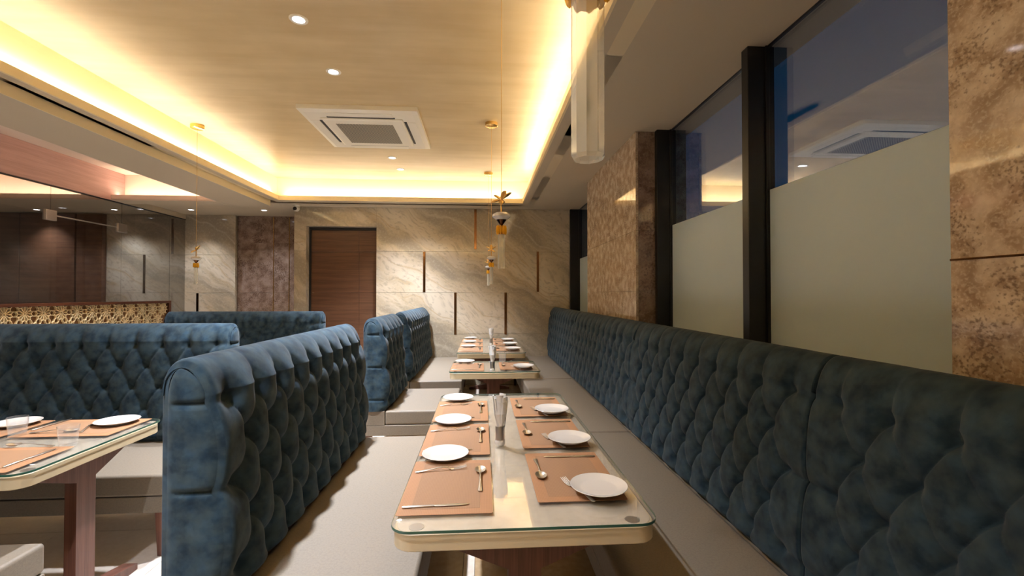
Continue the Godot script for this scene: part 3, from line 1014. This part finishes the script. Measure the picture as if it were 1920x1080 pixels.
func spoon(label: String, at: Vector3, turn: float, group: String) -> void:
	if not proto.has("spoon"):
		var p := thing("table_spoon", label, "spoon", at, turn, group)
		part("handle", string([[-0.105, 0.006, 0.003, 0.0015], [-0.10, 0.009, 0.003, 0.0018], [-0.05, 0.005, 0.007, 0.0018], [0.0, 0.003, 0.013, 0.0018], [0.028, 0.003, 0.011, 0.0016], [0.044, 0.006, 0.0085, 0.0012]]), M.cutlery, p)
		var bowl := part("bowl", lathe([Vector2(0.0, 0.0), Vector2(0.012, 0.001), Vector2(0.022, 0.004), Vector2(0.029, 0.0085), Vector2(0.0308, 0.0100), Vector2(0.0285, 0.0096), Vector2(0.021, 0.0055), Vector2(0.011, 0.0025), Vector2(0.0, 0.0016)], 24), M.cutlery, p, Vector3(0.072, 0.0005, 0))
		bowl.scale = Vector3(1.05, 1, 0.68)
		proto.spoon = p
		return
	copy_of(proto.spoon, label, at, turn, group)

func tumbler(label: String, at: Vector3) -> void:
	if not proto.has("tumbler"):
		var p := thing("glass_tumbler", label, "glass", at, 0.0, "short glass tumblers")
		part("glass_body", lathe([Vector2(0.0, 0.0), Vector2(0.028, 0.0), Vector2(0.031, 0.003), Vector2(0.0385, 0.088), Vector2(0.0375, 0.090), Vector2(0.0365, 0.088), Vector2(0.030, 0.014), Vector2(0.026, 0.011), Vector2(0.0, 0.010)], 40), M.tumbler, p)
		proto.tumbler = p
		return
	copy_of(proto.tumbler, label, at)

func napkin_holder(label: String, at: Vector3) -> void:
	if proto.has("holder"):
		copy_of(proto.holder, label, at)
		return
	var p := thing("napkin_holder", label, "napkin holder", at, 0.0, "steel napkin holders on the tables")
	part("cup", lathe([Vector2(0.0, 0.0), Vector2(0.019, 0.0), Vector2(0.021, 0.003), Vector2(0.021, 0.018), Vector2(0.0205, 0.020), Vector2(0.0205, 0.080), Vector2(0.0195, 0.083), Vector2(0.017, 0.083), Vector2(0.017, 0.03), Vector2(0.0, 0.03)], 32), M.steel, p)
	part("clear_foot", lathe([Vector2(0.0212, 0.004), Vector2(0.0225, 0.006), Vector2(0.0225, 0.022), Vector2(0.0212, 0.024)], 32), M.china, p)
	var rng := RandomNumberGenerator.new()
	rng.seed = 5
	for k in 14:
		var a := TAU * k / 14.0 + rng.randf_range(-0.2, 0.2)
		var lean := rng.randf_range(0.002, 0.018)
		var r := 0.009
		var top := rng.randf_range(0.185, 0.225)
		var dir := Vector3(cos(a), 0, sin(a))
		var side := Vector3(-sin(a), 0, cos(a))
		var rings := []
		for q in [[0.035, 0.006, 0.0], [0.085, 0.007, 0.15], [0.14, 0.019, 0.8], [top, 0.017, 1.2]]:
			var c: Vector3 = dir * (r + lean * q[2]) + Vector3(0, q[0], 0)
			var ring := PackedVector3Array()
			for s in [[-1, -1], [1, -1], [1, 1], [-1, 1]]:
				ring.append(c + side * q[1] * s[0] + dir * 0.0016 * s[1])
			ring.reverse()
			rings.append(ring)
		part("napkin", loft(rings), M.napkin, p)
	part("straw", tube(PackedVector3Array([Vector3(0.014, 0.034, 0.0), Vector3(0.026, 0.125, 0.0)]), 0.002), M.dark, p)
	proto.holder = p

# one place at a table whose long side runs along z; side -1 = left, facing right; +1 = right, facing left
func place_setting(cx: float, side: int, z: float, y: float, where: String, what: Array, jitter: float) -> void:
	var g := "place settings on the tables"
	var mx := cx + (-0.245 if side < 0 else 0.195)
	var s := -1.0 if side < 0 else 1.0
	var face := 0.0 if side < 0 else 180.0
	if "mat" in what:
		placemat("tan woven placemat on %s" % where, Vector3(mx, y, z), 0.0, "tan placemats")
	var yy := y + 0.0021
	# the plate lies at the diner's left; on the window side it rests on the fork
	if "plate" in what:
		plate("round white side plate on %s" % where, Vector3(mx - 0.035, yy, z - 0.266) if side < 0 else Vector3(mx + 0.064, yy + 0.011, z + 0.170), "white side plates")
	if "fork" in what:
		fork("steel fork next to the plate on %s" % where, Vector3(mx - 0.040, yy, z - 0.122) if side < 0 else Vector3(mx - 0.002, yy, z + 0.148), 10.0 if side < 0 else 115.0 + jitter, "steel forks")
	if "knife" in what:
		knife("steel table knife on %s" % where, Vector3(mx - 0.03 if side < 0 else mx + 0.03, yy, z - s * 0.170), face + jitter * 0.5, "steel knives")
	if "spoon" in what:
		spoon("steel spoon lying lengthwise on %s" % where, Vector3(mx + (0.108 if side < 0 else -0.112), yy, z + (-0.03 if side < 0 else -0.045)), 90.0 if side < 0 else -90.0, "steel spoons")

func build_tables() -> void:
	var y := TABLE_Y
	var g := "stone tables with a glass sheet on top"
	table("long glass-topped stone table in the foreground, laid for six", Vector3(0.132, 0, -2.178), 0, 0.79, 1.756, g)
	table("small glass-topped table in the middle, laid for two", Vector3(0.118, 0, -4.235), 0, 0.80, 0.64, g)
	table("far glass-topped table by the marble wall, laid for six", Vector3(0.115, 0, -6.07), 0, 0.80, 1.79, g)
	table("glass-topped table at the left edge, on a reddish wooden leg", Vector3(-2.57, 0, -2.19), 90, 0.77, 1.74, g)
	var all := ["mat", "plate", "fork", "knife", "spoon"]
	var ends := ["nearest place", "middle place", "farthest place"]
	for k in 3:
		place_setting(0.133, -1, -1.615 - 0.507 * k, y, "the foreground table, booth side, %s" % ends[k], all, 6.0)
		place_setting(0.133, 1, -1.675 - 0.512 * k, y, "the foreground table, window side, %s" % ends[k], all, -4.0)
	napkin_holder("steel cup of white napkins on the foreground table", Vector3(0.082, y, -2.02))
	place_setting(0.118, -1, -4.20, y, "the small middle table, booth side", all, 3.0)
	place_setting(0.118, 1, -4.25, y, "the small middle table, window side", all, -3.0)
	napkin_holder("steel cup of white napkins on the small middle table", Vector3(0.095, y, -3.96))
	tumbler("short glass tumbler on the small middle table", Vector3(0.205, y, -4.46))
	for k in 3:
		place_setting(0.115, -1, -5.52 - 0.54 * k, y, "the far table, booth side, %s" % ends[k], all, 4.0)
		place_setting(0.115, 1, -5.60 - 0.545 * k, y, "the far table, window side, %s" % ends[k], all, -4.0)
	napkin_holder("steel cup of white napkins on the far table", Vector3(0.127, y, -6.0))
	# left table: places along its long sides, which run along x
	var L := "the left table"
	placemat("tan woven placemat on the left table, far side, nearer the table end", Vector3(-1.985, y, -2.42), 90, "tan placemats")
	placemat("tan woven placemat on the left table, far side, cut by the frame", Vector3(-2.47, y, -2.42), 90, "tan placemats")
	placemat("tan woven placemat on the left table, near side", Vector3(-2.00, y, -1.975), 90, "tan placemats")
	plate("round white side plate on the left table, at its far right corner", Vector3(-1.875, y + 0.0021, -2.48), "white side plates")
	plate("round white side plate on the left table, behind a tumbler", Vector3(-2.36, y + 0.0021, -2.48), "white side plates")
	fork("steel fork half under the corner plate on the left table", Vector3(-1.955, y + 0.0021, -2.41), 110, "steel forks")
	knife("steel table knife on the left table, far side", Vector3(-2.185, y + 0.0021, -2.475), 88, "steel knives")
	knife("steel table knife on the left table, near side", Vector3(-1.828, y + 0.0021, -1.98), 88, "steel knives")
	spoon("steel spoon on the left table, behind the nearer tumbler", Vector3(-2.05, y + 0.0021, -2.335), 4, "steel spoons")
	spoon("steel spoon on the left table, in front of both tumblers", Vector3(-1.97, y + 0.0021, -2.13), 176, "steel spoons")
	tumbler("short glass tumbler in front of a plate on the left table", Vector3(-2.185, y, -2.30))
	tumbler("short glass tumbler near the right edge of the left table", Vector3(-1.818, y, -2.135))

# ---------------------------------------------------------------- pendants and fittings
func petal_mesh() -> ArrayMesh:
	var st := begin()
	var rings := []
	for s in [[0.004, 0.003, 0.0, 0.0015], [0.018, 0.013, 0.003, 0.005], [0.036, 0.017, 0.006, 0.006], [0.052, 0.012, 0.008, 0.005], [0.060, 0.002, 0.008, 0.001]]:
		rings.append(s)
	return string(rings, 10)

func pendant(label: String, at: Vector3, top: float, turn: float) -> void:
	# at = axis at the bottom of the crystal rod
	var p := thing("crystal_pendant", label, "pendant lamp", at, turn, "crystal pendants hung on gold wires")
	var up := top - at.y
	part("canopy", lathe([Vector2(0.0, up - 0.035), Vector2(0.055, up - 0.035), Vector2(0.062, up - 0.030), Vector2(0.062, up), Vector2(0.0, up)], 32), M.brass, p)
	part("wire", tube(PackedVector3Array([Vector3(0, 0.36, 0), Vector3(0, up - 0.034, 0)]), 0.0016), M.brass, p)
	part("stem", lathe([Vector2(0.0, 0.275), Vector2(0.004, 0.275), Vector2(0.004, 0.355), Vector2(0.0, 0.362)], 12), M.brass, p)
	var flower := part("flower_centre", lathe([Vector2(0.0, 0.336), Vector2(0.006, 0.339), Vector2(0.008, 0.345), Vector2(0.005, 0.352), Vector2(0.0, 0.354)], 12), M.brass, p)
	for k in 5:
		var a := 72.0 * k + 15.0
		part("petal", petal_mesh(), M.brass, flower, Vector3(0, 0.345, 0), Vector3(0, a, [48.0, 20.0, -28.0, -40.0, 24.0][k]))
	part("crystal_disc", lathe([Vector2(0.0, 0.243), Vector2(0.028, 0.243), Vector2(0.046, 0.258), Vector2(0.044, 0.268), Vector2(0.030, 0.278), Vector2(0.0, 0.278)], 12, true), M.china, p)
	part("cone", lathe([Vector2(0.0, 0.218), Vector2(0.008, 0.218), Vector2(0.026, 0.243), Vector2(0.0, 0.243)], 20), M.bronze_dark, p)
	for k in 10:
		var a := TAU * k / 10.0
		part("amber_drop", amber_mesh(), M.amber, p, Vector3(cos(a) * 0.021, 0, sin(a) * 0.021))
	part("amber_core", lathe([Vector2(0.0, 0.165), Vector2(0.012, 0.165), Vector2(0.016, 0.18), Vector2(0.016, 0.210), Vector2(0.008, 0.218), Vector2(0.0, 0.218)], 12), M.brass, p)
	part("crystal_rod", lathe([Vector2(0.0, 0.0), Vector2(0.0155, 0.0), Vector2(0.018, 0.004), Vector2(0.018, 0.170), Vector2(0.0, 0.170)], 10, true), M.crystal, p)

var amber_cache: ArrayMesh

func amber_mesh() -> ArrayMesh:
	if amber_cache == null:
		amber_cache = lathe([Vector2(0.0, 0.168), Vector2(0.004, 0.172), Vector2(0.0065, 0.180), Vector2(0.0065, 0.200), Vector2(0.004, 0.212), Vector2(0.0, 0.216)], 6, true)
	return amber_cache

func build_pendants() -> void:
	pendant("large crystal rod pendant at the top right, nearest the camera", Vector3(0.112, 1.562, -0.47), TOP, 0)
	pendant("crystal pendant with gold butterfly flower, centre, in front of the others", Vector3(0.098, 1.548, -2.25), TOP, 40)
	pendant("bright crystal pendant hanging over the small middle table", Vector3(0.096, 1.52, -4.48), TOP, 80)
	pendant("small far crystal pendant over the far table", Vector3(0.094, 1.54, -6.33), TOP, 20)
	pendant("crystal pendant at the left, before the smoked glass wall", Vector3(-2.855, 1.52, -4.74), TOP, 10)

func cassette() -> void:
	var x := -1.12
	var z := -4.67
	var s := 0.535
	var d := thing("ceiling_air_conditioner", "white square cassette air conditioner in the yellow ceiling", "air conditioner", Vector3(x, TOP, z))
	part("panel", loft([rect_ring(s - 0.045, -0.056), rect_ring(s, -0.040), rect_ring(s, 0.0)]), M.white_plastic, d)
	part("grille_frame", loft([rect_ring(s * 0.66, -0.074), rect_ring(s * 0.70, -0.064), rect_ring(s * 0.70, -0.054)]), M.white_plastic, d)
	var q := s * 0.50
	slab("air_grille", Vector3(-q, -0.0765, -q), Vector3(q, -0.072, q), M.grille, d, 0.001)
	for k in 4:
		var f := part("air_flap", rbox(Vector3(s * 1.12, 0.006, 0.085), 0.003), M.white_plastic, d)
		var slot := part("air_slot", rbox(Vector3(s * 1.16, 0.004, 0.024), 0.001), M.dark, d)
		var a := PI / 2 * k
		f.rotation_degrees = Vector3(0, 90.0 * k, 0)
		slot.rotation_degrees = Vector3(0, 90.0 * k, 0)
		f.position = Vector3(sin(a), 0, cos(a)) * (s * 0.84) + Vector3(0, -0.057, 0)
		slot.position = Vector3(sin(a), 0, cos(a)) * (s * 0.735) + Vector3(0, -0.0575, 0)

func rect_ring(h: float, y: float) -> PackedVector3Array:
	return PackedVector3Array([Vector3(h, y, h), Vector3(-h, y, h), Vector3(-h, y, -h), Vector3(h, y, -h)])

func cctv() -> void:
	var d := thing("security_camera", "small white round security camera on the ceiling by the door", "camera", Vector3(-2.80, SOFFIT, -7.05))
	part("mount", lathe([Vector2(0.0, -0.03), Vector2(0.045, -0.03), Vector2(0.05, -0.02), Vector2(0.05, 0.0), Vector2(0.0, 0.0)], 24), M.white_plastic, d)
	part("eyeball", lathe([Vector2(0.0, -0.095), Vector2(0.026, -0.09), Vector2(0.042, -0.073), Vector2(0.048, -0.05), Vector2(0.042, -0.028), Vector2(0.0, -0.02)], 24), M.white_plastic, d)
	part("lens", lathe([Vector2(0.0, 0.0), Vector2(0.030, 0.0), Vector2(0.026, 0.012), Vector2(0.0, 0.014)], 20), M.black_metal, d, Vector3(-0.005, -0.058, 0.040), Vector3(75, 0, 0))

func downlights() -> void:
	for a in [[-1.13, -2.86, "nearest, at the top of the picture"], [-1.13, -3.52, "second, just before the air conditioner"], [-1.11, -5.70, "third, just behind the air conditioner"], [-1.10, -6.22, "farthest, before the back cove"], [-1.13, -0.75, "out of the frame, first of a pair"], [-1.13, -0.10, "out of the frame, second of a pair"]]:
		downlight(Vector3(a[0], TOP, a[1]), "small round recessed downlight in the yellow ceiling, %s" % a[2], SPOT if a[1] < -2.0 else SPOT * 0.55)
	for a in [[-4.3, -1.4, "nearest"], [-4.3, -3.3, "middle"], [-4.3, -5.2, "farthest"]]:
		downlight(Vector3(a[0], TOP_LEFT, a[1]), "recessed downlight in the left recess above the aisle, %s" % a[2], SPOT * 0.5)
	for a in [[-3.48, -7.5, "right, beside the niche"], [-4.62, -7.53, "just right of the smoked glass"], [-5.83, -7.6, "seen through the smoked glass, right one"], [-7.06, -7.68, "seen through the smoked glass, left one"]]:
		downlight(Vector3(a[0], SOFFIT, a[1]), "small recessed downlight in the rear soffit, %s" % a[2], SPOT * 0.18)

# ---------------------------------------------------------------- lattice screen
func build_lattice() -> void:
	var x := -4.75
	var z0 := -7.20
	var z1 := -3.90
	var y0 := 0.55
	var y1 := 1.29
	var d := thing("lattice_screen", "cream star-patterned lattice screen in a dark wooden frame by the glass", "screen", Vector3(x, 0, 0))
	slab("top_rail", Vector3(-0.03, y1, z0 - 0.05), Vector3(0.03, y1 + 0.035, z1 + 0.05), M.frame_wood, d, 0.004)
	slab("end_post", Vector3(-0.03, 0, z0 - 0.05), Vector3(0.03, y1, z0), M.frame_wood, d, 0.004)
	slab("end_post", Vector3(-0.03, 0, z1), Vector3(0.03, y1, z1 + 0.05), M.frame_wood, d, 0.004)
	slab("base_panel", Vector3(-0.03, 0, z0), Vector3(0.03, y0, z1), M.frame_wood, d, 0.003)
	slab("back_board", Vector3(-0.028, y0, z0), Vector3(-0.016, y1, z1), M.lattice_back, d, 0.001)
	var w := 0.205
	var rh := 0.178
	var row := 0
	var yc := 1.215
	while yc > y0 - 0.1:
		var zc := z0 + 0.10 + (w / 2 if row % 2 else 0.0)
		while zc < z1 + 0.1:
			var m := rosette(zc, yc, w, Rect2(z0, y0, z1 - z0, y1 - y0))
			if m:
				part("rosette", m, M.lattice, d)
			zc += w
		yc -= rh
		row += 1

func rosette(zc: float, yc: float, w: float, lim: Rect2) -> ArrayMesh:
	var segs := []
	var R := w / 2
	for k in 12:
		var a := TAU * k / 12.0
		var a1 := TAU * (k + 0.5) / 12.0
		var a2 := TAU * (k + 1) / 12.0
		var e := Vector2(cos(a), sin(a))
		var e1 := Vector2(cos(a1), sin(a1))
		var e2 := Vector2(cos(a2), sin(a2))
		segs.append([e * 0.007, e * R * 0.66, 0.0034])
		segs.append([e * R * 0.66, e1 * R * 0.84, 0.0030])
		segs.append([e1 * R * 0.84, e2 * R * 0.66, 0.0030])
		segs.append([e1 * R * 0.84, e1 * R * 1.06, 0.0030])
	var st := begin()
	var any := false
	for s in segs:
		var a: Vector2 = s[0] + Vector2(zc, yc)
		var b: Vector2 = s[1] + Vector2(zc, yc)
		var cut := clip(a, b, lim)
		if cut.is_empty():
			continue
		any = true
		bar(st, cut[0], cut[1], s[2])
	return done(st) if any else null

func clip(a: Vector2, b: Vector2, r: Rect2) -> Array:
	var t0 := 0.0
	var t1 := 1.0
	var d := b - a
	for e in [[-d.x, a.x - r.position.x], [d.x, r.end.x - a.x], [-d.y, a.y - r.position.y], [d.y, r.end.y - a.y]]:
		if absf(e[0]) < 1e-9:
			if e[1] < 0:
				return []
		else:
			var t: float = e[1] / e[0]
			if e[0] < 0:
				t0 = maxf(t0, t)
			else:
				t1 = minf(t1, t)
	if t0 >= t1:
		return []
	return [a + d * t0, a + d * t1]

# a flat bar in the z-y plane, 14 mm deep in x
func bar(st: SurfaceTool, a: Vector2, b: Vector2, hw: float) -> void:
	var d := (b - a).normalized()
	var n := Vector2(-d.y, d.x) * hw
	var c := [a + n, b + n, b - n, a - n]
	var f := []
	var k := []
	for p in c:
		f.append(Vector3(0.007, p.y, p.x))
		k.append(Vector3(-0.016, p.y, p.x))
	quad(st, f[0], f[1], f[2], f[3], -1)
	for i in 4:
		var j := (i + 1) % 4
		quad(st, f[j], f[i], k[i], k[j], -1)

# ---------------------------------------------------------------- scene
func _ready() -> void:
	camera_and_sky()
	make_materials()
	build_ceiling()
	build_walls()
	build_floor()
	build_windows()
	build_partition()
	build_benches()
	build_tables()
	build_pendants()
	cassette()
	downlights()
	build_lattice()
	cctv()
